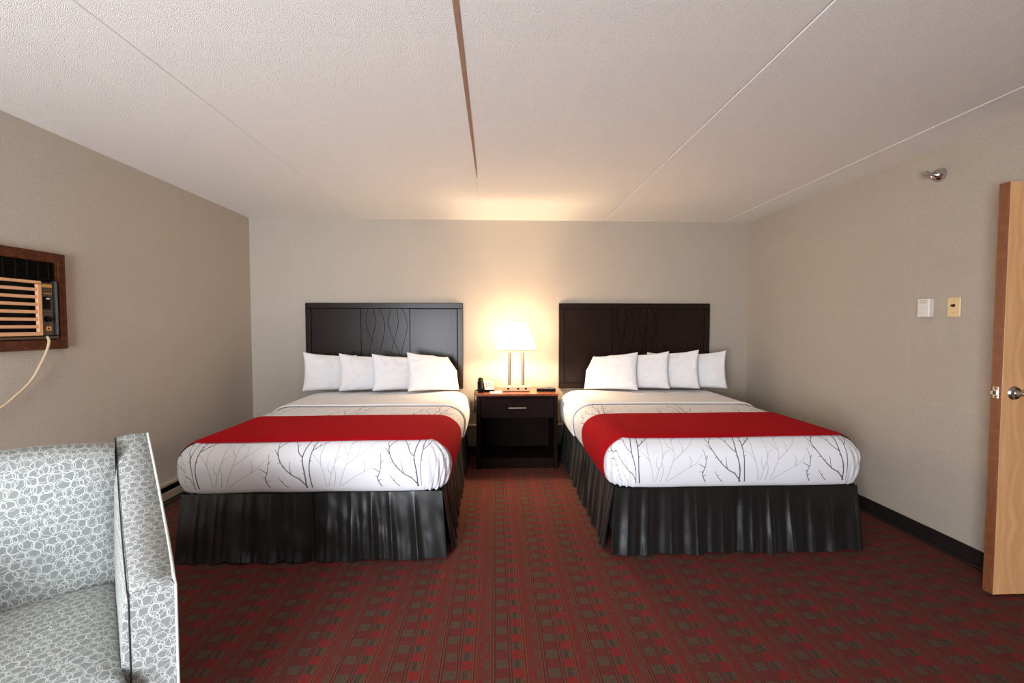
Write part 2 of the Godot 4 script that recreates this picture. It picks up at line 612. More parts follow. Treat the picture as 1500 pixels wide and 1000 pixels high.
# ================================================================ setting
func build_setting():
	var T := 0.12
	# floor
	var fl := part("floor", bx(Vector3((XL + 5.0) * 0.5, -0.06, (ZB + ZF) * 0.5), Vector3(5.0 - XL + 0.3, 0.12, ZF - ZB + 0.3), 0.0), M.carpet)
	struct(fl)
	fl.set_meta("label", "red and taupe check carpet across the room")
	# walls
	struct(part("wall_back", bx(Vector3((XL + XR) * 0.5, H * 0.5, ZB - T * 0.5), Vector3(XR - XL + 2 * T, H, T), 0.0), M.wall))
	struct(part("wall_left", bx(Vector3(XL - T * 0.5, H * 0.5, (ZB + ZF) * 0.5), Vector3(T, H, ZF - ZB), 0.0), M.wall))
	struct(part("wall_right", bx(Vector3(XR + T * 0.5, H * 0.5, (ZB + ENTRY_Z) * 0.5), Vector3(T, H, ENTRY_Z - ZB), 0.0), M.wall))
	struct(part("wall_entry_back", bx(Vector3((XR + T + ENTRY_X + T) * 0.5, H * 0.5, ENTRY_Z - T * 0.5), Vector3(ENTRY_X - XR, H, T), 0.0), M.wall))
	# entry side wall with the doorway the open door belongs to
	var b := MB.new()
	b.box(Vector3(ENTRY_X + T * 0.5, H * 0.5, (-1.12 + ZF) * 0.5), Vector3(T, H, ZF + 1.12), 0.0)
	b.box(Vector3(ENTRY_X + T * 0.5, (2.07 + H) * 0.5, (ENTRY_Z - 1.12) * 0.5), Vector3(T, H - 2.07, -1.12 - ENTRY_Z), 0.0)
	b.box(Vector3(ENTRY_X + T * 0.5, 1.035, ENTRY_Z + 0.02), Vector3(T, 2.07, 0.04), 0.0)
	struct(part("wall_entry_side", b, M.wall))
	# corridor behind the doorway
	b = MB.new()
	b.box(Vector3(4.95, H * 0.5, (ENTRY_Z - 0.1) * 0.5 - 0.3), Vector3(T, H, 3.0), 0.0)
	b.box(Vector3(4.25, H * 0.5, -2.9), Vector3(1.4, H, T), 0.0)
	b.box(Vector3(4.25, H * 0.5, 0.3), Vector3(1.4, H, T), 0.0)
	struct(part("wall_corridor", b, M.wall))
	# wall behind the camera with its window
	var wx0 := -2.2
	var wx1 := -0.6
	var wy0 := 0.15
	var wy1 := 1.85
	b = MB.new()
	var zc := ZF + T * 0.5
	b.box(Vector3((XL + wx0) * 0.5 - T * 0.5, H * 0.5, zc), Vector3(wx0 - XL + T, H, T), 0.0)
	b.box(Vector3((wx1 + ENTRY_X + T) * 0.5, H * 0.5, zc), Vector3(ENTRY_X + T - wx1, H, T), 0.0)
	b.box(Vector3((wx0 + wx1) * 0.5, wy0 * 0.5, zc), Vector3(wx1 - wx0, wy0, T), 0.0)
	b.box(Vector3((wx0 + wx1) * 0.5, (wy1 + H) * 0.5, zc), Vector3(wx1 - wx0, H - wy1, T), 0.0)
	struct(part("wall_front", b, M.wall))
	var win := base("window_1", Vector3((wx0 + wx1) * 0.5, wy0, zc))
	struct(win)
	var ww := wx1 - wx0
	var wh := wy1 - wy0
	b = MB.new()
	b.box(Vector3(0, 0.025, 0), Vector3(ww, 0.05, 0.08))
	b.box(Vector3(0, wh - 0.025, 0), Vector3(ww, 0.05, 0.08))
	for s in [-1, 0, 1]:
		b.box(Vector3(s * (ww * 0.5 - 0.025), wh * 0.5, 0), Vector3(0.05, wh - 0.1, 0.08))
	part("window_frame", b, M.window_frame, win)
	for s in [-1, 1]:
		part("pane", bx(Vector3(s * ww * 0.25, wh * 0.5, 0.01), Vector3(ww * 0.5 - 0.06, wh - 0.1, 0.006), 0.0), M.glass, win)
	# ceiling of precast planks, joints as real gaps
	var ce := base("ceiling", Vector3(0, H, 0))
	struct(ce)
	var seams := [XL - 0.15, -1.408, -0.133, 1.133, 2.398, 3.66, 5.05]
	var drop := [0.0, 0.001, 0.001, 0.002, 0.003, 0.0]
	for i in 6:
		var x0: float = seams[i] + (0.002 if i > 0 else 0.0)
		var x1: float = seams[i + 1] - (0.002 if i < 5 else 0.0)
		var dz: float = drop[i]
		part("ceiling_panel", bx(Vector3((x0 + x1) * 0.5, 0.1 - dz, (ZB + ZF) * 0.5), Vector3(x1 - x0, 0.2, ZF - ZB + 0.3), 0.004), M.ceiling, ce)
	for i in range(1, 6):
		if i != 2:
			part("joint_filler", bx(Vector3(seams[i], 0.1 + 0.0035, (ZB + ZF) * 0.5), Vector3(0.03, 0.18, ZF - ZB + 0.28), 0.0), M.ceiling, ce)
	part("joint_filler", bx(Vector3(seams[2], 0.1 + 0.001, (ZB + ZF) * 0.5), Vector3(0.03, 0.2, ZF - ZB + 0.28), 0.0), M.ceiling, ce)
	# brown caulk that has been smeared along the middle joint, running out towards the beds
	var ck := MB.new()
	ck.prism(PackedVector2Array([Vector2(-0.011, ZF), Vector2(0.011, ZF), Vector2(0.0105, -1.5), Vector2(0.008, -2.4), Vector2(0.005, -3.05), Vector2(0.001, -3.25), Vector2(-0.001, -3.25), Vector2(-0.005, -3.05), Vector2(-0.009, -2.4), Vector2(-0.0105, -1.5)]), 0.0, 0.003, Transform3D(Basis(Vector3.RIGHT, PI / 2), Vector3(seams[2] + 0.001, -0.0005, 0)))
	part("caulk_line", ck, M.filler, ce)
	# vinyl cove base
	b = MB.new()
	b.box(Vector3(XR - 0.004, 0.05, (ZB + ENTRY_Z) * 0.5), Vector3(0.008, 0.1, ENTRY_Z - ZB), 0.002)
	b.box(Vector3(XR - 0.012, 0.006, (ZB + ENTRY_Z) * 0.5), Vector3(0.024, 0.012, ENTRY_Z - ZB), 0.004)
	struct(part("baseboard_right", b, M.cove))
	struct(part("baseboard_back", bx(Vector3((XL + XR) * 0.5, 0.042, ZB + 0.005), Vector3(XR - XL, 0.084, 0.01), 0.002), M.cove))
	# hydronic heater along the left wall
	var h1 := base("baseboard_heater", Vector3(XL, 0, -2.9))
	tag(h1, "low beige enamelled baseboard heater along the wall beside the armchair", "heater")
	part("top_cover", bx(Vector3(0.028, 0.163, 0), Vector3(0.056, 0.022, 2.9), 0.004), M.heater, h1)
	part("front_panel", bx(Vector3(0.052, 0.082, 0), Vector3(0.006, 0.062, 2.9), 0.002), M.heater, h1)
	part("back_plate", bx(Vector3(0.004, 0.085, 0), Vector3(0.008, 0.135, 2.9), 0.001), M.black, h1)
	part("fin_tube", bx(Vector3(0.028, 0.07, 0), Vector3(0.03, 0.04, 2.88), 0.002), M.black, h1)
	for z in [-1.44, 1.44]:
		part("end_cap", bx(Vector3(0.028, 0.087, z), Vector3(0.056, 0.174, 0.02), 0.003), M.heater, h1)
	var h2 := base("baseboard_heater", Vector3(-0.25, 0, ZB))
	tag(h2, "taller beige heater cover on the wall between bed and nightstand", "heater")
	part("top_cover", bx(Vector3(0.45, 0.305, 0.03), Vector3(1.7, 0.018, 0.06), 0.004), M.wall_flat, h2)
	part("front_panel", bx(Vector3(0.45, 0.19, 0.026), Vector3(1.7, 0.21, 0.03), 0.004), M.heater, h2)

func build_door():
	var d := base("door_1", Vector3(2.475, 0.012, -2.0425))
	struct(d)
	d.set_meta("label", "honey maple entry door standing open at the end of the wall")
	var W := 0.915
	part("door_leaf", bx(Vector3(W * 0.5, 1.0165, 0), Vector3(W - 0.004, 2.033, 0.044), 0.001), M.maple, d)
	part("edge_band", bx(Vector3(0.0, 1.0165, 0), Vector3(0.004, 2.033, 0.044), 0.0005), M.maple_edge, d)
	var y := 1.01
	var lp := part("latch_plate", bx(Vector3(-0.003, y, 0), Vector3(0.003, 0.058, 0.026), 0.001), M.steel, d)
	for s in [-1, 1]:
		var sc := MB.new()
		sc.lathe([Vector2(0, 0.0015), Vector2(0.003, 0.001), Vector2(0.0035, 0)], 12, Transform3D(Basis(Vector3.BACK, PI / 2), Vector3(-0.0045, y + s * 0.021, 0)))
		part("screw", sc, M.black, lp)
	var lb := MB.new()
	lb.prism(PackedVector2Array([Vector2(-0.0045, -0.008), Vector2(-0.028, -0.008), Vector2(-0.028, 0.002), Vector2(-0.0045, 0.008)]), -0.009, 0.009, Transform3D(Basis(Vector3.RIGHT, -PI / 2), Vector3(0, y, 0)))
	part("latch_bolt", lb, M.steel, d)
	for side in [1, -1]:
		var hd := Node3D.new()
		hd.name = "lever_handle"
		d.add_child(hd, true)
		hd.position = Vector3(0.062, y, 0.022 * side)
		if side < 0:
			hd.scale = Vector3(1, 1, -1)
		var r := MB.new()
		r.lathe([Vector2(0.0, 0.0), Vector2(0.033, 0.0), Vector2(0.034, 0.004), Vector2(0.028, 0.012), Vector2(0.016, 0.016), Vector2(0.013, 0.02), Vector2(0.012, 0.03 if side > 0 else 0.022), Vector2(0, 0.03 if side > 0 else 0.022)], 32, Transform3D(Basis(Vector3.RIGHT, PI / 2), Vector3.ZERO), 10)
		part("rose", r, M.steel, hd)
		if side > 0:
			var lv := MB.new()
			lv.tube(curve3([Vector3(0, 0, 0.026), Vector3(0.006, 0, 0.044), Vector3(0.03, 0, 0.052), Vector3(0.07, 0, 0.052), Vector3(0.115, 0, 0.046)], 6), 0.011, 14, 1, true, 0.0085)
			part("lever", lv, M.steel, hd)
	for yy in [0.2, 1.0, 1.8]:
		var hg := MB.new()
		hg.lathe([Vector2(0, -0.05), Vector2(0.008, -0.05), Vector2(0.008, 0.05), Vector2(0, 0.05)], 14, Transform3D(Basis.IDENTITY, Vector3(W + 0.008, yy, 0.012)))
		part("hinge", hg, M.steel, d)
	# frame of the doorway
	var fr := MB.new()
	var x := ENTRY_X - 0.008
	fr.box(Vector3(x, 1.05, -1.10), Vector3(0.016, 2.1, 0.06), 0.004)
	fr.box(Vector3(x, 2.095, -1.57), Vector3(0.016, 0.06, 0.9), 0.004)
	struct(part("trim_1", fr, M.maple_edge))

# ================================================================ beds
const BED_W := 1.575
const FOOT := -2.432
const R_TOP := Vector2(0.17, 0.135)
const R_LOW := Vector2(0.048, 0.15)
var prof := []
var prof_len := []

func make_profile():
	prof = []
	for i in 25:
		var a := PI * 0.5 * (1.0 - i / 24.0)
		prof.append(Vector2(R_TOP.x * pow(cos(a), 0.92), R_TOP.y * sin(a)))
	for i in range(1, 21):
		var a := -PI * 0.5 * 0.97 * i / 20.0
		prof.append(Vector2(R_TOP.x - R_LOW.x + R_LOW.x * cos(a), R_LOW.y * sin(a)))
	prof_len = [0.0]
	for i in range(1, prof.size()):
		prof_len.append(prof_len[-1] + prof[i].distance_to(prof[i - 1]))

func along_profile(d: float) -> Array:      # [point, outward normal]
	var i := 0
	while i < prof.size() - 2 and prof_len[i + 1] < d:
		i += 1
	var s: float = clampf((d - prof_len[i]) / (prof_len[i + 1] - prof_len[i]), 0.0, 1.0)
	var tg: Vector2 = (prof[i + 1] - prof[i]).normalized()
	return [prof[i].lerp(prof[i + 1], s), Vector2(-tg.y, tg.x)]

# a point q of a flat cloth (x across, z along) laid over the padded bed, lifted by off
func laid(q: Vector2, cx: float, top: float, off: float, nz: FastNoiseLite, pucker: float, wrap_head := false) -> Vector3:
	var cw := BED_W * 0.5 - R_TOP.x
	var zf := FOOT - R_TOP.x
	var zh := -4.30
	var c := Vector2(clampf(q.x, -cw, cw), minf(q.y, zf))
	if wrap_head:
		c.y = maxf(c.y, zh)
	var e := q - c
	var y := top
	var p := c
	var len_ := e.length()
	if len_ > 1e-5:
		var dist := maxf(absf(e.x), absf(e.y))
		var dir := e / len_
		var corner := absf(dir.x * dir.y) * 2.0
		var r := along_profile(dist)
		var o: Vector2 = r[0]
		var n: Vector2 = r[1]
		var lift := off
		if pucker > 0.0 and corner > 0.02:
			var an := atan2(dir.y, absf(dir.x))
			lift += pucker * corner * smoothstep(0.05, 0.2, dist) * (sin(an * 22.0 + dist * 18.0) + 0.6 * sin(an * 41.0 - dist * 25.0 + 1.0))
		lift += 0.004 * smoothstep(0.03, 0.15, dist) * nz.get_noise_2d(q.x * 90.0, q.y * 90.0)
		p = c + dir * (o.x + n.x * lift)
		y = top - R_TOP.y + o.y + n.y * lift
	else:
		y = top + off
	# soft unevenness of the padding under the cloth
	y += 0.006 * nz.get_noise_2d(p.x * 26.0 + 300.0, p.y * 26.0) * (1.0 - smoothstep(0.1, 0.3, len_))
	return Vector3(cx + p.x, y, p.y)

func build_bed(cx: float, tall: float, which: String, seed_: int, lit_side: int):
	var nz := noise(seed_, 0.02, 3)
	var cw := BED_W * 0.5 - R_TOP.x
	var zf := FOOT - R_TOP.x
	var L: float = prof_len[-1]
	var top := tall
	# ---- the bed itself
	var bed := base("bed", Vector3(cx, 0, -3.45))
	tag(bed, "double bed with black satin skirt " + which, "bed")
	var mi := func(b: MB, called: String, m: Material, par: Node) -> MeshInstance3D:
		for i in b.v.size():
			b.v[i] -= Vector3(cx, 0, -3.45)
		return part(called, b, m, par)
	mi.call(bx(Vector3(cx, 0.247, (FOOT - 0.075 - 4.45) * 0.5), Vector3(1.45, 0.294, 4.45 + FOOT - 0.075), 0.004), "box_spring", M.ticking, bed)
	var mt := MB.new()
	mt.grid(func(u: float, v: float):
		var q := Vector2(lerpf(-cw - L, cw + L, u), lerpf(-4.30 - L * 0.98, zf + L, v))
		var p := laid(q, cx, top, -0.022, nz, 0.0, true)
		return [p, q], 100, 120)
	mi.call(mt, "mattress", M.cotton, bed)
	# skirt panels
	var fz := FOOT - 0.058
	var y1 := top - 0.294
	var hw := 0.733
	var folds := func(s: float, t: float, k: float) -> float:
		var w := s * k + 4.0 * nz.get_noise_2d(s * 70.0, 50.0 + k) + t * 1.2 * nz.get_noise_2d(s * 40.0, 9.0)
		var strong := 0.45 + 1.2 * absf(nz.get_noise_2d(s * 34.0 + 500.0, k))
		return (1.0 - 1.6 * pow(absf(sin(w * 0.5)), 0.7) + 0.3 * sin(w * 2.1 + 1.7)) * strong + 0.5 * nz.get_noise_2d(s * 130.0, t * 30.0 + k)
	for half in [-1, 1]:
		var fp := MB.new()
		fp.grid(func(u: float, v: float):
			var s := hw * u
			var fan := v
			var amp: float = lerpf(0.0015, 0.022, pow(v, 0.8))
			var kick: float = exp(-pow(s / 0.022, 2.0)) * 0.014 * smoothstep(0.0, 0.4, v)
			var z: float = fz + fan * 0.03 + amp * folds.call(half * s + 5.0, v, 46.0) - kick
			# slanting pulls in the satin
			var wr := 0.012 * nz.get_noise_2d((half * s - v * 0.16) * 150.0 + 77.0, v * 38.0) * sin(PI * v) * (0.5 + 0.9 * absf(nz.get_noise_2d(half * s * 25.0, 333.0)))
			var yy: float = lerpf(y1, 0.010, v) + 0.005 * sin(s * 21.0 + half) * v
			return [Vector3(cx + half * (s * (1.0 + 0.04 * fan) + 0.002), yy, z + wr), Vector2(s, v)], 170, 30)
		if half > 0: fp.flip()
		mi.call(fp, "skirt_panel", M.satin, bed)
	for side in [-1, 1]:
		var sp := MB.new()
		var z0 := fz - 0.02
		var z1 := -4.42
		sp.grid(func(u: float, v: float):
			var s := lerpf(z0, z1, u)
			var fan := v
			var amp: float = lerpf(0.002, 0.026, pow(v, 0.8))
			var corner: float = exp(-pow((s - z0) / 0.09, 2.0))
			var x: float = hw + 0.002 + fan * 0.04 + amp * folds.call(s + side * 3.0, v, 42.0) + corner * 0.02 * v
			var yy: float = lerpf(y1, 0.010, v)
			return [Vector3(cx + side * x, yy, s - corner * 0.03 * v), Vector2(s, v)], 220, 22)
		if side < 0: sp.flip()
		mi.call(sp, "skirt_panel", M.satin, bed)
	# ---- coverlet, printed with branches
	var cz0 := -3.60
	var cv := MB.new()
	cv.grid(func(u: float, v: float):
		var q := Vector2(lerpf(-cw - L, cw + L, u), lerpf(cz0, zf + L, v))
		var p := laid(q, cx, top, 0.0, nz, 0.0045)
		return [p, Vector2(q.x / TILE_U + 0.5, -(zf + L - 0.055 - q.y) / TILE_V)], 130, 110)
	tag(part("coverlet", cv, M.print), "white coverlet printed with grey bare branches tucked over the bed " + which, "coverlet")
	# ---- folded sheet
	var sh := MB.new()
	var sz0 := -4.24
	var sz1 := -3.575
	sh.grid(func(u: float, v: float):
		var vv := minf(v / 0.93, 1.0)
		var back := maxf(v - 0.93, 0.0) / 0.07          # the hem rolls over and returns under itself
		var zed := lerpf(sz0, sz1, vv)
		var lift := 0.018
		if back > 0.0:
			lift = 0.012 + 0.006 * cos(back * PI)
			zed += sin(back * PI * 0.5) * 0.012
		var xx := lerpf(-cw - L * 0.9, cw + L * 0.9, u)
		zed += 0.018 * nz.get_noise_2d(xx * 22.0, 7.0) * vv
		var q := Vector2(xx, zed)
		return [laid(q, cx, top, lift, nz, 0.0), q], 110, 50)
	tag(part("top_sheet", sh, M.cotton), "plain white sheet folded down over the coverlet below the pillows " + which, "sheet")
	# ---- runner
	var rn := MB.new()
	rn.grid(func(u: float, v: float):
		var xx := lerpf(-cw - L * 0.93, cw + L * 0.93, u)
		var zed := lerpf(-3.185, -2.525, v)
		zed += 0.012 * nz.get_noise_2d(xx * 20.0, 90.0 + v * 8.0)
		var q := Vector2(xx, zed)
		return [laid(q, cx, top, 0.007, nz, 0.0), q], 130, 40)
	tag(part("bed_runner", rn, M.red), "deep red woven runner laid across the bed " + which, "bed runner")

func pillow_mesh(seed_: int, hw: float, hh: float, th: float, sag: float) -> ArrayMesh:
	var nz := noise(seed_, 1.0, 3)
	var b := MB.new()
	for side in [1.0, -1.0]:
		var m0 := b.v.size()
		b.grid(func(u: float, v: float):
			var a := sin((u * 2.0 - 1.0) * PI * 0.5)
			var c := sin((v * 2.0 - 1.0) * PI * 0.5)
			var x := hw * a * (1.0 - 0.065 * (1.0 - c * c) * a * a)
			var y := hh * c * (1.0 - (0.17 if c > 0.0 else 0.05) * (1.0 - a * a) * c * c)
			var f := pow(maxf((1.0 - a * a) * (1.0 - c * c), 0.0), 0.31)
			f *= 1.0 - 0.22 * c
			var wr := 0.010 * nz.get_noise_2d(a * 2.2, c * 2.2) + 0.007 * nz.get_noise_2d(a * 5.0 + 10.0, c * 3.0)
			var edge := clampf((1.0 - maxf(absf(a), absf(c))) * 8.0, 0.0, 1.0)
			var z: float = side * (th * f + wr * edge) + 0.02 * a * a * (1.0 if c > 0 else 0.3) * nz.get_noise_2d(a + 3.0, 2.0)
			var top_corner := maxf(a * signf(sag), 0.0) * maxf(c, 0.0)      # one upper corner slumps inwards
			x -= sag * top_corner
			y -= absf(sag) * 0.45 * top_corner
			return [Vector3(x, y, z), Vector2(u, v)], 30, 30)
		if side > 0:
			b.flip(m0)
	return b.mesh()

func build_pillows():
	# [x of the middle, z, half width, half height, yaw, roll, tilt]
	var left := [
		[-1.575, -4.262, 0.268, 0.186, 0.48, -0.05, 0.24], [-1.248, -4.256, 0.258, 0.180, 0.50, -0.05, 0.24],
		[-0.935, -4.250, 0.258, 0.178, 0.50, -0.05, 0.25], [-0.603, -4.225, 0.250, 0.188, 0.42, -0.04, 0.25]]
	var right := [
		[1.135, -4.225, 0.260, 0.186, -0.42, 0.04, 0.25], [1.455, -4.250, 0.260, 0.184, -0.50, 0.06, 0.25],
		[1.752, -4.256, 0.262, 0.192, -0.55, 0.06, 0.24], [2.035, -4.262, 0.255, 0.188, -0.57, 0.06, 0.24]]
	var words := ["outermost in its row", "second from its row's outer end", "third from its row's outer end", "nearest the nightstand"]
	var n := 0
	for side in 2:
		var row: Array = left if side == 0 else right
		for i in 4:
			var d: Array = row[i]
			var o := MeshInstance3D.new()
			o.name = numbered("pillow")
			o.mesh = pillow_mesh(100 + n, d[2], d[3], 0.072 if side == 0 else 0.064, [0.05, 0.05, 0.045, 0.10, -0.085, -0.045, -0.03, -0.03][n])
			o.material_override = M.cotton
			add_child(o)
			var bs := Basis(Vector3.UP, d[4]) * Basis(Vector3.RIGHT, -d[6]) * Basis(Vector3.BACK, d[5])
			var low := 9.0
			for q in o.mesh.surface_get_arrays(0)[Mesh.ARRAY_VERTEX]:
				low = minf(low, (bs * q).y)
			o.transform = Transform3D(bs, Vector3(d[0], 0.7115 - low, d[1]))
			var k := i if side == 0 else 3 - i
			tag(o, "white pillow %s, bed by %s" % [words[k], ["air conditioner", "thermostat"][side]], "pillow", "white pillows stood against the headboards")
			n += 1

func build_headboard(x0: float, which: String):
	var W := 1.6
	var y0 := 0.69
	var y1 := 1.579
	var hb := base("headboard", Vector3(x0, y0, ZB))
	tag(hb, "dark espresso panelled headboard with wavy grooves on the wall " + which, "headboard")
	var Hh := y1 - y0
	part("backing", bx(Vector3(W * 0.5, Hh * 0.5, 0.014), Vector3(W - 0.006, Hh - 0.006, 0.026), 0.002), M.groove, hb)
	var f0 := 0.024
	var f1 := 0.045
	var bw := 0.055
	part("rail", bx(Vector3(W * 0.5, Hh - bw * 0.5, (f0 + f1) * 0.5), Vector3(W, bw, f1 - f0), 0.004), M.espresso, hb)
	part("rail", bx(Vector3(W * 0.5, bw * 0.5, (f0 + f1) * 0.5), Vector3(W, bw, f1 - f0), 0.004), M.espresso, hb)
	for x in [bw * 0.5, W - bw * 0.5]:
		part("stile", bx(Vector3(x, Hh * 0.5, (f0 + f1) * 0.5), Vector3(bw, Hh - 2 * bw - 0.001, f1 - f0), 0.003), M.espresso, hb)
	var g := 0.005
	var xs := [bw, 0.560, 1.055, W - bw]
	for i in 3:
		var a: float = xs[i] + g * (1.0 if i == 0 else 0.5)
		var b: float = xs[i + 1] - g * (1.0 if i == 2 else 0.5)
		if i != 1:
			part("panel", bx(Vector3((a + b) * 0.5, Hh * 0.5, (f0 + f1 - 0.003) * 0.5), Vector3(b - a, Hh - 2 * bw - 2 * g, f1 - 0.003 - f0), 0.003), M.espresso, hb)
			continue
		# middle panel: wavy grooves cut right through the veneer
		var polys: Array = [PackedVector2Array([Vector2(a, bw + g), Vector2(b, bw + g), Vector2(b, Hh - bw - g), Vector2(a, Hh - bw - g)])]
		var px := func(q: Array) -> Vector2:
			return Vector2((q[0] - 40.0) * 0.001147, Hh - (q[1] - 80.0) * 0.00114)
		for raw in [
			[[592, 118], [573, 240], [590, 330], [622, 408]], [[635, 118], [657, 220], [650, 300], [625, 410], [600, 520], [590, 620], [600, 720], [612, 830]],
			[[680, 118], [720, 200], [738, 300], [720, 410], [688, 530], [676, 620], [690, 720], [702, 830]], [[795, 118], [772, 240], [790, 350], [830, 450], [868, 545], [880, 640], [872, 740], [876, 830]],
			[[840, 118], [858, 230], [850, 310], [815, 430], [790, 560], [786, 660], [800, 830]], [[885, 118], [920, 190], [937, 280], [925, 370], [892, 490], [874, 580]]]:
			var pts := []
			for q in raw:
				pts.append(px.call(q))
			var cutters := Geometry2D.offset_polyline(PackedVector2Array(curve(pts, 5)), 0.0022)
			for cut in cutters:
				var nxt := []
				for po in polys:
					for r in Geometry2D.clip_polygons(po, cut):
						if not Geometry2D.is_polygon_clockwise(r):
							nxt.append(r)
				polys = nxt
		var mb := MB.new()
		for po in polys:
			mb.prism(po, f0, f1 - 0.003)
		part("carved_panel", mb, M.espresso, hb)

# ================================================================ furniture and small things
func build_nightstand():
	var n := base("nightstand", Vector3(0.203, 0, -4.250))
	tag(n, "dark espresso nightstand with one drawer above an open shelf", "nightstand")
	var W := 0.765
	var D := 0.44
	part("top", bx(Vector3(0, 0.70, 0), Vector3(W + 0.012, 0.02, D + 0.012), 0.003), M.night_top, n)
	for s in [-1, 1]:
		part("side_panel", bx(Vector3(s * (W * 0.5 - 0.0175), 0.345, 0), Vector3(0.035, 0.69, D), 0.003), M.night, n)
	part("back_panel", bx(Vector3(0, 0.36, -D * 0.5 + 0.01), Vector3(W - 0.07, 0.66, 0.012), 0.0), M.night, n)
	part("divider", bx(Vector3(0, 0.474, -0.03), Vector3(W - 0.07, 0.016, D - 0.08), 0.001), M.night, n)
	part("bottom_shelf", bx(Vector3(0, 0.085, 0.0), Vector3(W - 0.07, 0.03, D - 0.02), 0.002), M.night, n)
	part("plinth", bx(Vector3(0, 0.036, D * 0.5 - 0.03), Vector3(W - 0.07, 0.068, 0.02), 0.002), M.night, n)
	part("rail", bx(Vector3(0, 0.681, D * 0.5 - 0.012), Vector3(W - 0.07, 0.016, 0.02), 0.001), M.night, n)
	var dr := part("drawer", bx(Vector3(0, 0.576, D * 0.5 - 0.011), Vector3(W - 0.078, 0.186, 0.022), 0.004), M.night, n)
	var hd := MB.new()
	hd.box(Vector3(0, 0.58, D * 0.5 + 0.018), Vector3(0.168, 0.012, 0.008), 0.002)
	for s in [-1, 1]:
		hd.box(Vector3(s * 0.07, 0.58, D * 0.5 + 0.007), Vector3(0.008, 0.008, 0.016), 0.001)
	part("handle", hd, M.steel, dr)

func build_lamp():
	var l := base("table_lamp", Vector3(0.203, 0.71, -4.225))
	tag(l, "twin-stem table lamp with pyramid shade lit on the nightstand", "lamp")
	var ba := part("base", bx(Vector3(0, 0.028, 0), Vector3(0.265, 0.044, 0.13), 0.004), M.cream, l)
	part("base_top", bx(Vector3(0, 0.053, 0), Vector3(0.235, 0.008, 0.105), 0.002), M.lamp_metal, l)
	for x in [-0.08, 0.015, 0.09]:
		part("outlet_socket", bx(Vector3(x, 0.03, 0.0655), Vector3(0.022, 0.018, 0.003), 0.001), M.black, ba)
	for s in [-1, 1]:
		var st := MB.new()
		var xf := Transform3D(Basis.IDENTITY, Vector3(s * 0.066, 0, 0))
		st.lathe([Vector2(0, 0.055), Vector2(0.02, 0.055), Vector2(0.02, 0.06), Vector2(0.0145, 0.062), Vector2(0.0145, 0.375), Vector2(0.026, 0.377), Vector2(0.026, 0.385), Vector2(0, 0.385)], 24, xf)
		part("stem", st, M.lamp_metal, l)
	part("stem_bridge", bx(Vector3(0, 0.389, 0), Vector3(0.17, 0.008, 0.03), 0.002), M.lamp_metal, l)
	var so := MB.new()
	so.lathe([Vector2(0, 0.393), Vector2(0.018, 0.393), Vector2(0.018, 0.44), Vector2(0, 0.44)], 20)
	part("socket", so, M.lamp_metal, l)
	# shade: four trapezoid sides with thickness, open above and below
	var y0 := 0.398
	var y1 := 0.676
	var b0 := Vector2(0.198, 0.12)
	var b1 := Vector2(0.088, 0.072)
	var ring := func(h: Vector2, y: float) -> Array:
		return [Vector3(-h.x, y, -h.y), Vector3(h.x, y, -h.y), Vector3(h.x, y, h.y), Vector3(-h.x, y, h.y)]
	var i0 = ring.call(b0, y0)
	var i1 = ring.call(b1, y1)
	var shade := Node3D.new()
	shade.name = "lamp_shade"
	l.add_child(shade)
	for k in 4:
		var j := (k + 1) % 4
		var sh := MB.new()
		sh.quad(i0[k], i0[j], i1[j], i1[k])
		part("shade_panel", sh, M.lit_shade, shade)
		# cloth tape along the hem, the top and the corner rib
		var tp := MB.new()
		var out := Vector3((i0[k] + i0[j]).x, 0.0, (i0[k] + i0[j]).z).normalized() * 0.0012
		for e in [[0.0, 0.028], [0.978, 1.0]]:
			tp.quad(i0[k].lerp(i1[k], e[0]) + out, i0[j].lerp(i1[j], e[0]) + out, i0[j].lerp(i1[j], e[1]) + out, i0[k].lerp(i1[k], e[1]) + out)
		tp.tube([i0[k], i1[k]], 0.0024, 8)
		part("shade_tape", tp, M.tape, shade)
	var fr := MB.new()
	var lowr := MB.new()
	for k in 4:
		var j := (k + 1) % 4
		fr.tube([i1[k], i1[j]], 0.0022, 6)
		lowr.tube([i0[k], i0[j]], 0.0022, 6)
	fr.tube([Vector3(-b1.x, y1 - 0.004, 0), Vector3(b1.x, y1 - 0.004, 0)], 0.002, 6)
	fr.tube([Vector3(0, y1 - 0.004, -b1.y), Vector3(0, y1 - 0.004, b1.y)], 0.002, 6)
	part("shade_ring", fr, M.lamp_metal, shade)
	part("shade_ring", lowr, M.lamp_metal, shade)
	var bu := MB.new()
	var pr := [Vector2(0, 0.44), Vector2(0.013, 0.441), Vector2(0.014, 0.462), Vector2(0.022, 0.48), Vector2(0.029, 0.502), Vector2(0.028, 0.52), Vector2(0.018, 0.535), Vector2(0, 0.54)]
	bu.lathe(pr, 20, Transform3D.IDENTITY, 1)
	part("bulb", bu, M.bulb, l)
	var li := OmniLight3D.new()
	li.name = "lamp_light"
	li.light_color = LAMP_COLOR
	li.light_energy = LAMP_ENERGY
	li.light_size = 0.04
	li.omni_range = 14.0
	li.omni_attenuation = 2.0
	li.shadow_enabled = true
	l.add_child(li)
	li.position = Vector3(0, 0.503, 0)

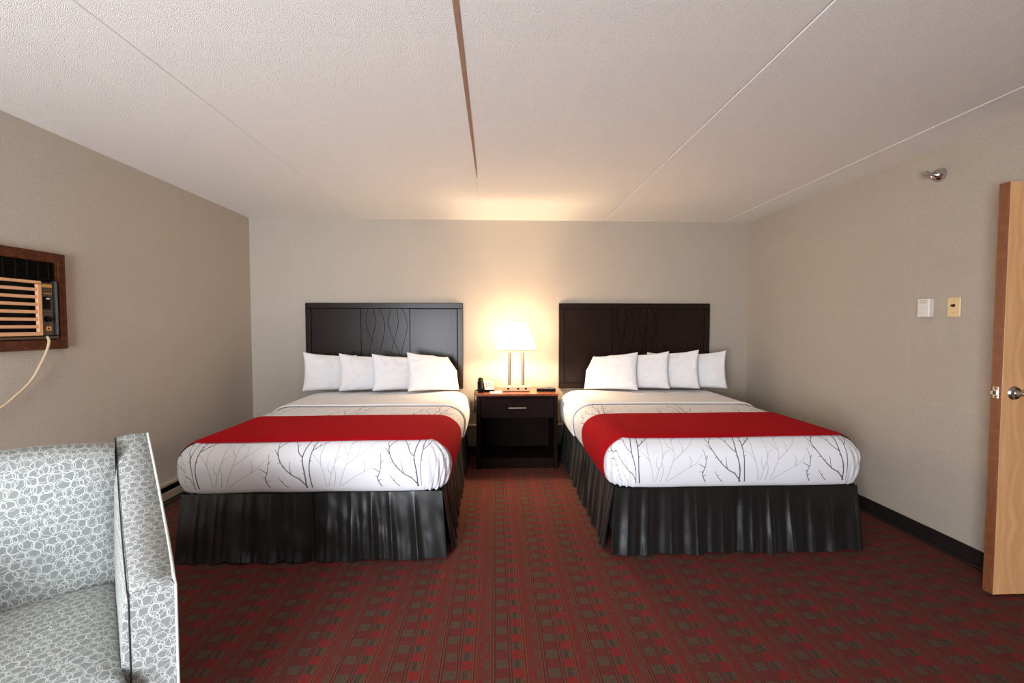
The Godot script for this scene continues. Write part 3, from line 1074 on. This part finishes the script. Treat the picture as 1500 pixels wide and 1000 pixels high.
func build_nightstand_things():
	# telephone
	var p := base("telephone", Vector3(-0.095, 0.711, -4.22), 0.12)
	tag(p, "cream desk telephone with dark handset and coiled cord on nightstand", "telephone")
	var b := MB.new()
	b.prism(PackedVector2Array([Vector2(-0.075, 0), Vector2(0.075, 0), Vector2(0.075, 0.018), Vector2(-0.075, 0.085)]), -0.075, 0.075, Transform3D(Basis(Vector3.UP, -PI / 2), Vector3.ZERO))
	part("body", b, M.black, p)
	var tilt := atan2(0.067, 0.15)
	var face := Transform3D(Basis(Vector3.RIGHT, tilt), Vector3(0.018, 0.0535, 0))
	part("face_plate", bx(Vector3(0.012, 0.001, 0), Vector3(0.088, 0.006, 0.15), 0.002, face), M.phone, p)
	for r in 4:
		for c in 3:
			part("key", bx(Vector3(-0.012 + c * 0.024, 0.005, -0.03 + r * 0.022), Vector3(0.015, 0.005, 0.012), 0.002, face), M.bronze if (r + c) % 2 == 0 else M.black, p)
	var h := MB.new()
	var pts := []
	for i in 13:
		var k := i / 12.0 * 2.0 - 1.0
		pts.append(face * Vector3(-0.065, 0.030 - 0.012 * k * k, k * 0.098))
	h.tube(pts, 0.014, 12)
	for s in [-1, 1]:
		h.lathe([Vector2(0, -0.012), Vector2(0.024, -0.012), Vector2(0.027, 0.0), Vector2(0.02, 0.016), Vector2(0, 0.018)], 18, face * Transform3D(Basis.IDENTITY, Vector3(-0.062, 0.014, s * 0.085)), 20)
	part("handset", h, M.black, p)
	# coiled cord dropping beside the nightstand
	var path := curve3([Vector3(-0.075, 0.02, 0.07), Vector3(-0.098, 0.012, 0.085), Vector3(-0.112, -0.03, 0.088), Vector3(-0.108, -0.09, 0.09), Vector3(-0.118, -0.15, 0.092), Vector3(-0.121, -0.185, 0.085), Vector3(-0.114, -0.198, 0.075), Vector3(-0.107, -0.17, 0.066), Vector3(-0.110, -0.11, 0.06), Vector3(-0.113, -0.03, 0.05), Vector3(-0.105, 0.010, 0.03), Vector3(-0.07, 0.014, 0.0)], 10)
	var cord := []
	for i in path.size():
		var a := i * 1.9
		cord.append(path[i] + Vector3(cos(a) * 0.0035, sin(a * 1.0) * 0.002, sin(a) * 0.0035))
	var cb := MB.new()
	cb.tube(cord, 0.0032, 7)
	part("coiled_cord", cb, M.black, p)
	# note pad
	tag(part("note_pad", bx(Vector3(0.0, 0.713, -4.125), Vector3(0.105, 0.006, 0.12), 0.001), M.paper), "small white note pad lying in front of the telephone", "note pad")
	# clock radio
	var c := base("clock_radio", Vector3(0.495, 0.71, -4.21), -0.08)
	tag(c, "low dark clock radio with rounded glossy front on nightstand", "clock")
	var cbm := MB.new()
	var poly := PackedVector2Array()
	for k in 40:
		var a := TAU * k / 40
		poly.append(Vector2(0.093 * signf(cos(a)) * pow(absf(cos(a)), 0.55), 0.055 * signf(sin(a)) * pow(absf(sin(a)), 0.6)))
	cbm.prism(poly, 0.0, 0.024, Transform3D(Basis(Vector3.RIGHT, -PI / 2), Vector3.ZERO), 3)
	part("body", cbm, M.black, c)
	var top := MB.new()
	var poly2 := PackedVector2Array()
	for q in poly:
		poly2.append(q * 0.9)
	top.prism(poly2, 0.024, 0.03, Transform3D(Basis(Vector3.RIGHT, -PI / 2), Vector3.ZERO), 3)
	part("glossy_cover", top, M.clock, c)
	part("red_display", bx(Vector3(-0.04, 0.031, 0.018), Vector3(0.06, 0.003, 0.03), 0.001), plain("display_red", c8(150, 44, 40), 0.25), c)
	part("snooze_bar", bx(Vector3(0.04, 0.032, -0.01), Vector3(0.07, 0.004, 0.016), 0.0015), M.steel, c)

func build_wall_things():
	# outlet behind the nightstand edge
	var o := base("wall_outlet", Vector3(0.645, 0.36, ZB + 0.0))
	tag(o, "beige wall outlet with dark plug between nightstand and bed", "outlet")
	part("plate", bx(Vector3(0, 0, 0.003), Vector3(0.07, 0.115, 0.006), 0.002), M.ivory, o)
	part("plug", bx(Vector3(0, -0.02, 0.022), Vector3(0.034, 0.036, 0.032), 0.006), M.black, o)
	var b := MB.new()
	b.tube(curve3([Vector3(0, -0.03, 0.036), Vector3(0.004, -0.07, 0.05), Vector3(0.0, -0.16, 0.075), Vector3(-0.01, -0.3, 0.08), Vector3(-0.03, -0.345, 0.10)], 6), 0.0035, 8)
	part("plug_cord", b, M.black, o)
	# thermostat
	var t := base("thermostat", Vector3(XR, 1.461, -2.608))
	tag(t, "square white thermostat with round dial on the wall", "thermostat")
	part("housing", bx(Vector3(-0.018, 0, 0), Vector3(0.036, 0.115, 0.075), 0.004), M.white_plastic, t)
	var d := MB.new()
	d.lathe([Vector2(0, 0.0), Vector2(0.017, 0.0), Vector2(0.016, 0.008), Vector2(0.012, 0.011), Vector2(0, 0.0115)], 28, Transform3D(Basis(Vector3.BACK, PI / 2), Vector3(-0.036, -0.018, 0.006)))
	part("dial", d, M.white_plastic, t)
	for k in 4:
		part("vent_slot", bx(Vector3(-0.0362, 0.03 + k * 0.006, 0), Vector3(0.001, 0.002, 0.045), 0.0), M.heater, t)
	# coaxial wall plate
	var c := base("cable_wall_plate", Vector3(XR, 1.459, -2.452))
	tag(c, "ivory cable wall plate with a brass socket beside the thermostat", "wall plate")
	part("plate", bx(Vector3(-0.004, 0, 0), Vector3(0.008, 0.115, 0.072), 0.003), M.ivory, c)
	var k2 := MB.new()
	k2.lathe([Vector2(0, 0), Vector2(0.009, 0), Vector2(0.009, 0.004), Vector2(0.006, 0.004), Vector2(0.006, 0.014), Vector2(0, 0.014)], 12, Transform3D(Basis(Vector3.BACK, PI / 2), Vector3(-0.008, 0.01, 0)))
	part("socket", k2, plain("tarnished_brass", c8(70, 46, 24), 0.4, 0.8), c)
	for s in [0.038, -0.032]:
		var sc := MB.new()
		sc.lathe([Vector2(0, 0.0015), Vector2(0.003, 0.001), Vector2(0.0035, 0)], 12, Transform3D(Basis(Vector3.BACK, PI / 2), Vector3(-0.008, s, 0)))
		part("screw", sc, M.brass, c)
	# sidewall sprinkler
	var s := base("sprinkler_head", Vector3(XR, 2.262, -2.565))
	tag(s, "chrome sidewall fire sprinkler high on the wall near the ceiling", "sprinkler")
	var X := Transform3D(Basis(Vector3.BACK, PI / 2), Vector3.ZERO)
	var e := MB.new()
	e.lathe([Vector2(0, 0), Vector2(0.04, 0), Vector2(0.041, 0.006), Vector2(0.037, 0.02), Vector2(0.028, 0.036), Vector2(0.02, 0.044), Vector2(0, 0.045)], 32, X, 1)
	part("escutcheon", e, M.chrome, s)
	var bo := MB.new()
	bo.lathe([Vector2(0, 0.044), Vector2(0.016, 0.044), Vector2(0.016, 0.058), Vector2(0.011, 0.06), Vector2(0.011, 0.068), Vector2(0, 0.068)], 16, X, 1)
	part("body", bo, M.chrome, s)
	for sg in [-1, 1]:
		var ar := MB.new()
		ar.tube(curve3([Vector3(-0.064, sg * 0.009, 0), Vector3(-0.076, sg * 0.016, 0), Vector3(-0.09, sg * 0.012, 0), Vector3(-0.098, 0.0, 0)], 5), 0.0028, 8)
		part("frame_arm", ar, M.chrome, s)
	var de := MB.new()
	de.box(Vector3(-0.102, 0.006, 0), Vector3(0.003, 0.024, 0.03), 0.001)
	de.box(Vector3(-0.094, 0.018, 0), Vector3(0.022, 0.003, 0.028), 0.001)
	part("deflector", de, M.chrome, s)
	var bl := MB.new()
	bl.tube([Vector3(-0.067, 0, 0), Vector3(-0.095, 0, 0)], 0.0025, 8)
	part("glass_bulb", bl, plain("red_bulb", c8(150, 50, 40), 0.2), s)

func build_air_conditioner():
	var zc := -2.265
	var yc := 1.4875
	var a := base("air_conditioner", Vector3(XL, yc, zc))
	tag(a, "old through-wall air conditioner in a dark wooden frame with tan louvres", "air conditioner")
	# picture frame of wood, mitred: local +z runs towards the room's front, so far end is -z
	var oz := 0.338
	var oy := 0.268
	var w := 0.054
	var X := Transform3D(Basis(Vector3.UP, PI / 2), Vector3.ZERO)     # prism xy -> wall plane, depth -> +x
	var O := [Vector2(-oz, -oy), Vector2(oz, -oy), Vector2(oz, oy), Vector2(-oz, oy)]
	var I := [Vector2(-oz + w, -oy + w), Vector2(oz - w, -oy + w), Vector2(oz - w, oy - w), Vector2(-oz + w, oy - w)]
	for k in 4:
		var j := (k + 1) % 4
		var b := MB.new()
		b.prism(PackedVector2Array([O[k], O[j], I[j], I[k]]), 0.0, 0.03, X)
		var fm := part("frame_board", b, M.walnut, a)
		var bead := MB.new()
		var lo: Vector2 = O[k].lerp(I[k], 0.62)
		var hi: Vector2 = O[j].lerp(I[j], 0.62)
		var lo2: Vector2 = O[k].lerp(I[k], 0.86)
		var hi2: Vector2 = O[j].lerp(I[j], 0.86)
		bead.prism(PackedVector2Array([lo, hi, hi2, lo2]), 0.0302, 0.036, X)
		part("bead", bead, M.walnut, fm)
	var iz := oz - w
	var iy := oy - w
	part("housing", bx(Vector3(0.006, 0, 0), Vector3(0.01, 2 * iy, 2 * iz), 0.0), M.black, a)
	# black discharge grille along the top
	var gy0 := 0.112
	var gy1 := iy - 0.008
	for k in 8:
		part("grille_slat", bx(Vector3(0.024, lerpf(gy0 + 0.006, gy1, k / 7.0), 0), Vector3(0.012, 0.0045, 2 * iz - 0.01), 0.001, Transform3D.IDENTITY), M.black, a)
	for k in 10:
		part("grille_divider", bx(Vector3(0.03, (gy0 + gy1) * 0.5, -iz + 0.04 + k * 0.056), Vector3(0.006, gy1 - gy0, 0.004), 0.001), M.black, a)
	# tan intake panel
	var z0 := -0.184       # far side
	var z1 := 0.262
	var y0 := -0.190
	var y1 := 0.104
	var pn := MB.new()
	var zm := (z0 + z1) * 0.5
	pn.box(Vector3(0.042, y0 + 0.010, zm), Vector3(0.016, 0.02, z1 - z0), 0.002)
	pn.box(Vector3(0.042, y1 - 0.0075, zm), Vector3(0.016, 0.015, z1 - z0), 0.002)
	pn.box(Vector3(0.042, (y0 + y1) * 0.5, z0 + 0.011), Vector3(0.016, y1 - y0 - 0.036, 0.022), 0.002)
	pn.box(Vector3(0.042, (y0 + y1) * 0.5, z1 - 0.011), Vector3(0.016, y1 - y0 - 0.036, 0.022), 0.002)
	part("intake_panel", pn, M.tan, a)
	for k in range(1, 7):
		part("louvre", bx(Vector3(0.042, lerpf(y0 + 0.008, y1 - 0.007, k / 7.0), zm), Vector3(0.014, 0.0165, z1 - z0 - 0.045), 0.002), M.tan, a)
	part("louvre_rod", bx(Vector3(0.031, (y0 + y1) * 0.5, 0.028), Vector3(0.004, y1 - y0 - 0.04, 0.008), 0.001), M.steel, a)
	part("filter_screen", bx(Vector3(0.015, (y0 + y1) * 0.5, zm), Vector3(0.006, y1 - y0 - 0.01, z1 - z0 - 0.02), 0.0), M.black, a)
	part("lower_edge", bx(Vector3(0.034, y0 - 0.012, 0), Vector3(0.024, 0.014, 2 * iz - 0.02), 0.002), M.bronze, a)
	# control column at the far side
	var cp := part("control_panel", bx(Vector3(0.02, -0.045, -0.228), Vector3(0.022, 0.29, 0.066), 0.002), M.bronze, a)
	part("brass_strip", bx(Vector3(0.0325, 0.082, -0.228), Vector3(0.003, 0.018, 0.058), 0.001), M.brass, cp)
	part("brass_strip", bx(Vector3(0.0325, 0.04, -0.232), Vector3(0.003, 0.006, 0.046), 0.001), M.brass, cp)
	part("switch_window", bx(Vector3(0.0325, -0.012, -0.226), Vector3(0.003, 0.07, 0.036), 0.001), M.black, cp)
	part("switch_lever", bx(Vector3(0.038, 0.012, -0.226), Vector3(0.01, 0.008, 0.012), 0.001), M.white_plastic, cp)
	var kn := MB.new()
	kn.lathe([Vector2(0, 0), Vector2(0.017, 0), Vector2(0.015, 0.012), Vector2(0, 0.014)], 20, Transform3D(Basis(Vector3.BACK, -PI / 2), Vector3(0.031, -0.1, -0.228)))
	part("knob", kn, M.black, cp)
	part("badge", bx(Vector3(0.0325, -0.152, -0.23), Vector3(0.003, 0.024, 0.03), 0.001), M.brass, cp)
	part("badge_centre", bx(Vector3(0.0345, -0.152, -0.23), Vector3(0.002, 0.008, 0.010), 0.0005), M.black, cp)
	part("side_strip", bx(Vector3(0.027, -0.04, -0.272), Vector3(0.03, 0.3, 0.012), 0.002), plain("grey_metal", c8(84, 88, 88), 0.35, 0.6), a)
	# supply cord
	var cd := MB.new()
	var pts := []
	for q in [[0.040, 1.292, -2.475], [0.055, 1.268, -2.471], [0.056, 1.217, -2.457], [0.052, 1.138, -2.422], [0.05, 1.059, -2.374], [0.05, 0.998, -2.306], [0.05, 0.943, -2.227], [0.048, 0.89, -2.12], [0.045, 0.80, -2.0], [0.04, 0.62, -1.92], [0.02, 0.47, -1.90]]:
		pts.append(Vector3(q[0], q[1] - yc, q[2] - zc))
	cd.tube(curve3(pts, 7), 0.0066, 10)
	part("power_cord", cd, M.cord, a)

func build_armchair():
	var ch := base("armchair", Vector3(-1.438, 0, -1.262), deg_to_rad(41.4))
	tag(ch, "pale grey armchair upholstered in white ring pattern with sloping arms", "armchair")
	# arm outline in (z, y): from the back top down to the front and the floor rail
	var top := [Vector2(-0.44, 0.905), Vector2(-0.43, 0.90), Vector2(-0.3, 0.83), Vector2(-0.15, 0.755), Vector2(0, 0.70), Vector2(0.15, 0.672), Vector2(0.3, 0.655), Vector2(0.355, 0.645)]
	var line := curve(top, 5)
	for s in [-1, 1]:
		var arm := Node3D.new()
		arm.name = "arm"
		ch.add_child(arm, true)
		var b := MB.new()
		# cross sections along the arm: padded inner face, flat top, outer face
		var secs := []
		for q in line:
			secs.append([q.x, q.y, 0.0])
		secs.append([0.362, 0.630, 0.0])
		var mkring := func(z: float, y: float) -> Array:
			var r := []
			var low := 0.12
			var bow := 0.010 * sin(clampf((z + 0.44) / 0.8, 0.0, 1.0) * PI)
			for p in [[0.383 + bow, low], [0.384 + bow, y * 0.5], [0.381 + bow, y - 0.012], [0.374 + bow, y], [0.33, y + 0.004], [0.286, y], [0.279, y - 0.012], [0.270, y - 0.06], [0.262, y * 0.62], [0.265, y * 0.4], [0.28, low]]:
				r.append(Vector3(p[0] * s, p[1], z))
			return r
		var rings := []
		for q in secs:
			rings.append(mkring.call(q[0], q[1]))
		b.begin()
		for i in rings.size() - 1:
			for k in rings[i].size():
				var j: int = (k + 1) % rings[i].size()
				b.quad(rings[i][k], rings[i][j], rings[i + 1][j], rings[i + 1][k], 1 if k != 10 else 3)
		for e in [0, -1]:
			var r: Array = rings[e]
			for k in range(1, r.size() - 1):
				if e == 0:
					b.tri(r[0], r[k + 1], r[k], Vector2.ZERO, Vector2.ZERO, Vector2.ZERO, 5)
				else:
					b.tri(r[0], r[k], r[k + 1], Vector2.ZERO, Vector2.ZERO, Vector2.ZERO, 6)
		b.close_shape()
		part("arm_body", b, M.rings, arm)
		# front panel of the arm, slightly proud
		var fp := MB.new()
		fp.prism(PackedVector2Array([Vector2(0.283, 0.13), Vector2(0.381, 0.13), Vector2(0.383, 0.62), Vector2(0.374, 0.634), Vector2(0.29, 0.634), Vector2(0.283, 0.62)]), 0.360, 0.370, Transform3D(Basis.from_scale(Vector3(s, 1, 1)), Vector3.ZERO))
		part("arm_front", fp, M.rings, arm)
		# piping: pale cord outside, dark seam inside
		var po := []
		var pi_ := []
		for q in line:
			var bow := 0.010 * sin(clampf((q.x + 0.44) / 0.8, 0.0, 1.0) * PI)
			po.append(Vector3((0.380 + bow) * s, q.y - 0.001, q.x))
			pi_.append(Vector3(0.280 * s, q.y - 0.002, q.x))
		for y in [0.62, 0.5, 0.35, 0.14]:
			po.append(Vector3(0.383 * s, y, 0.368))
			pi_.append(Vector3(0.282 * s, y, 0.370))
		var t1 := MB.new()
		t1.tube(po, 0.0042, 8)
		part("outer_piping", t1, M.piping, arm)
		var t2 := MB.new()
		t2.tube(pi_, 0.002, 8)
		part("inner_piping", t2, M.dark_piping, arm)
	# back: padded slab leaning backwards
	var bk := MB.new()
	bk.begin()
	var front := []
	var nu := 22
	var nv := 22
	var fn := func(u: float, v: float, side: float) -> Vector3:
		var x := lerpf(-0.275, 0.275, u)
		var e := pow(1.0 - pow(absf(u * 2.0 - 1.0), 5.0), 0.5)
		var crown := 0.028 * (1.0 - pow(absf(u * 2.0 - 1.0), 2.2))
		var ytop := 0.900 + crown
		var y := lerpf(0.30, ytop, v)
		var zf := lerpf(-0.175, -0.305, v) + 0.030 * sin(PI * clampf(v * 1.05 - 0.1, 0.0, 1.0)) * e
		var zb := lerpf(-0.36, -0.43, v)
		var mid := (zf + zb) * 0.5
		var half := (zf - zb) * 0.5
		var cap: float = sqrt(maxf(1.0 - pow(maxf(v - 0.86, 0.0) / 0.14, 2.4), 0.0))
		cap *= lerpf(0.86, 1.0, e)
		return Vector3(x, y, mid + side * half * cap)
	for side in [1.0, -1.0]:
		var m0 := bk.v.size()
		bk.grid(func(u: float, v: float): return [fn.call(u, v, side), Vector2(u, v)], nu, nv, 1)
		if side < 0:
			bk.flip(m0)
	for i in nv:
		for u in [0.0, 1.0]:
			var a = fn.call(u, float(i) / nv, 1.0)
			var b2 = fn.call(u, float(i + 1) / nv, 1.0)
			var c = fn.call(u, float(i + 1) / nv, -1.0)
			var d = fn.call(u, float(i) / nv, -1.0)
			if u == 1.0: bk.quad(a, b2, c, d, 4)
			else: bk.quad(d, c, b2, a, 4)
	bk.close_shape()
	part("back", bk, M.rings, ch)
	# seat cushion, T-shaped front and domed top
	var sc := MB.new()
	sc.begin()
	var sf := func(u: float, v: float, side: float) -> Vector3:
		var a := u * 2.0 - 1.0
		var c := v * 2.0 - 1.0
		var x := 0.276 * signf(a) * pow(absf(a), 0.9)
		var z := lerpf(-0.20, 0.418, v)
		var ex := 1.0 - pow(absf(a), 7.0)
		var ez := 1.0 - pow(absf(c), 9.0)
		var hgt: float = 0.065 * pow(maxf(ex * ez, 0.0), 0.35) + 0.012 * (1.0 - a * a) * (1.0 - c * c)
		return Vector3(x, 0.395 + side * hgt, z)
	for side in [1.0, -1.0]:
		var m0 := sc.v.size()
		sc.grid(func(u: float, v: float): return [sf.call(u, v, side), Vector2(u, v)], 40, 40, 1)
		if side > 0:
			sc.flip(m0)
	sc.close_shape()
	part("seat_cushion", sc, M.rings, ch)
	part("seat_rail", bx(Vector3(0, 0.225, 0.06), Vector3(0.52, 0.19, 0.58), 0.012), M.rings, ch)
	part("rear_panel", bx(Vector3(0, 0.30, -0.40), Vector3(0.54, 0.36, 0.05), 0.01), M.rings, ch)
	for x in [-0.33, 0.33]:
		for z in [-0.38, 0.31]:
			var lg := MB.new()
			lg.lathe([Vector2(0, 0), Vector2(0.014, 0), Vector2(0.022, 0.122), Vector2(0, 0.122)], 14, Transform3D(Basis.IDENTITY, Vector3(x, 0, z)))
			part("leg", lg, M.walnut, ch)

# ================================================================ scene
const LAMP_COLOR := Color(1.0, 0.87, 0.70)
const LAMP_ENERGY := 1.1
const SHADE_GLOW_COLOR := Color(1.0, 0.87, 0.70)
const SHADE_GLOW := 19.0
const DAY_COLOR := Color(0.93, 0.96, 1.0)
const DAY_ENERGY := 24.0

func _ready():
	# ---- camera
	var cam := Camera3D.new()
	cam.name = "camera"
	cam.position = Vector3(0, 1.3563, 0)
	cam.rotation = Vector3(-0.0386, -0.0382, 0)
	cam.fov = rad_to_deg(2.0 * atan(500.0 / 635.7))
	cam.near = 0.02
	cam.far = 200.0
	cam.current = true
	add_child(cam)
	# ---- sky and exposure
	var env := Environment.new()
	var sky := Sky.new()
	var sm := ProceduralSkyMaterial.new()
	sm.sky_top_color = c8(120, 160, 215)
	sm.sky_horizon_color = c8(200, 212, 225)
	sm.ground_bottom_color = c8(96, 98, 92)
	sm.ground_horizon_color = c8(180, 186, 190)
	sky.sky_material = sm
	env.background_mode = Environment.BG_SKY
	env.sky = sky
	env.tonemap_mode = Environment.TONE_MAPPER_LINEAR
	env.tonemap_exposure = 1.06
	env.sdfgi_enabled = true
	env.ssao_enabled = true
	env.ssil_enabled = true
	var we := WorldEnvironment.new()
	we.name = "world_environment"
	we.environment = env
	add_child(we)
	# ---- daylight at the window behind the camera
	var day := AreaLight3D.new()
	day.name = "window_daylight"
	day.area_size = Vector2(1.5, 1.6)
	day.light_color = DAY_COLOR
	day.light_energy = DAY_ENERGY
	day.shadow_enabled = true
	day.position = Vector3(-1.4, 1.0, ZF - 0.02)
	add_child(day)
	# ---- the place
	make_materials()
	make_profile()
	build_setting()
	build_door()
	build_headboard(-1.9357, "by the air conditioner wall")
	build_headboard(0.6622, "by the thermostat wall")
	build_bed(-1.045, 0.690, "by the air conditioner wall", 41, 1)
	build_bed(1.435, 0.690, "by the thermostat wall", 57, -1)
	build_pillows()
	build_armchair()
	build_nightstand()
	build_lamp()
	build_air_conditioner()
	build_nightstand_things()
	build_wall_things()
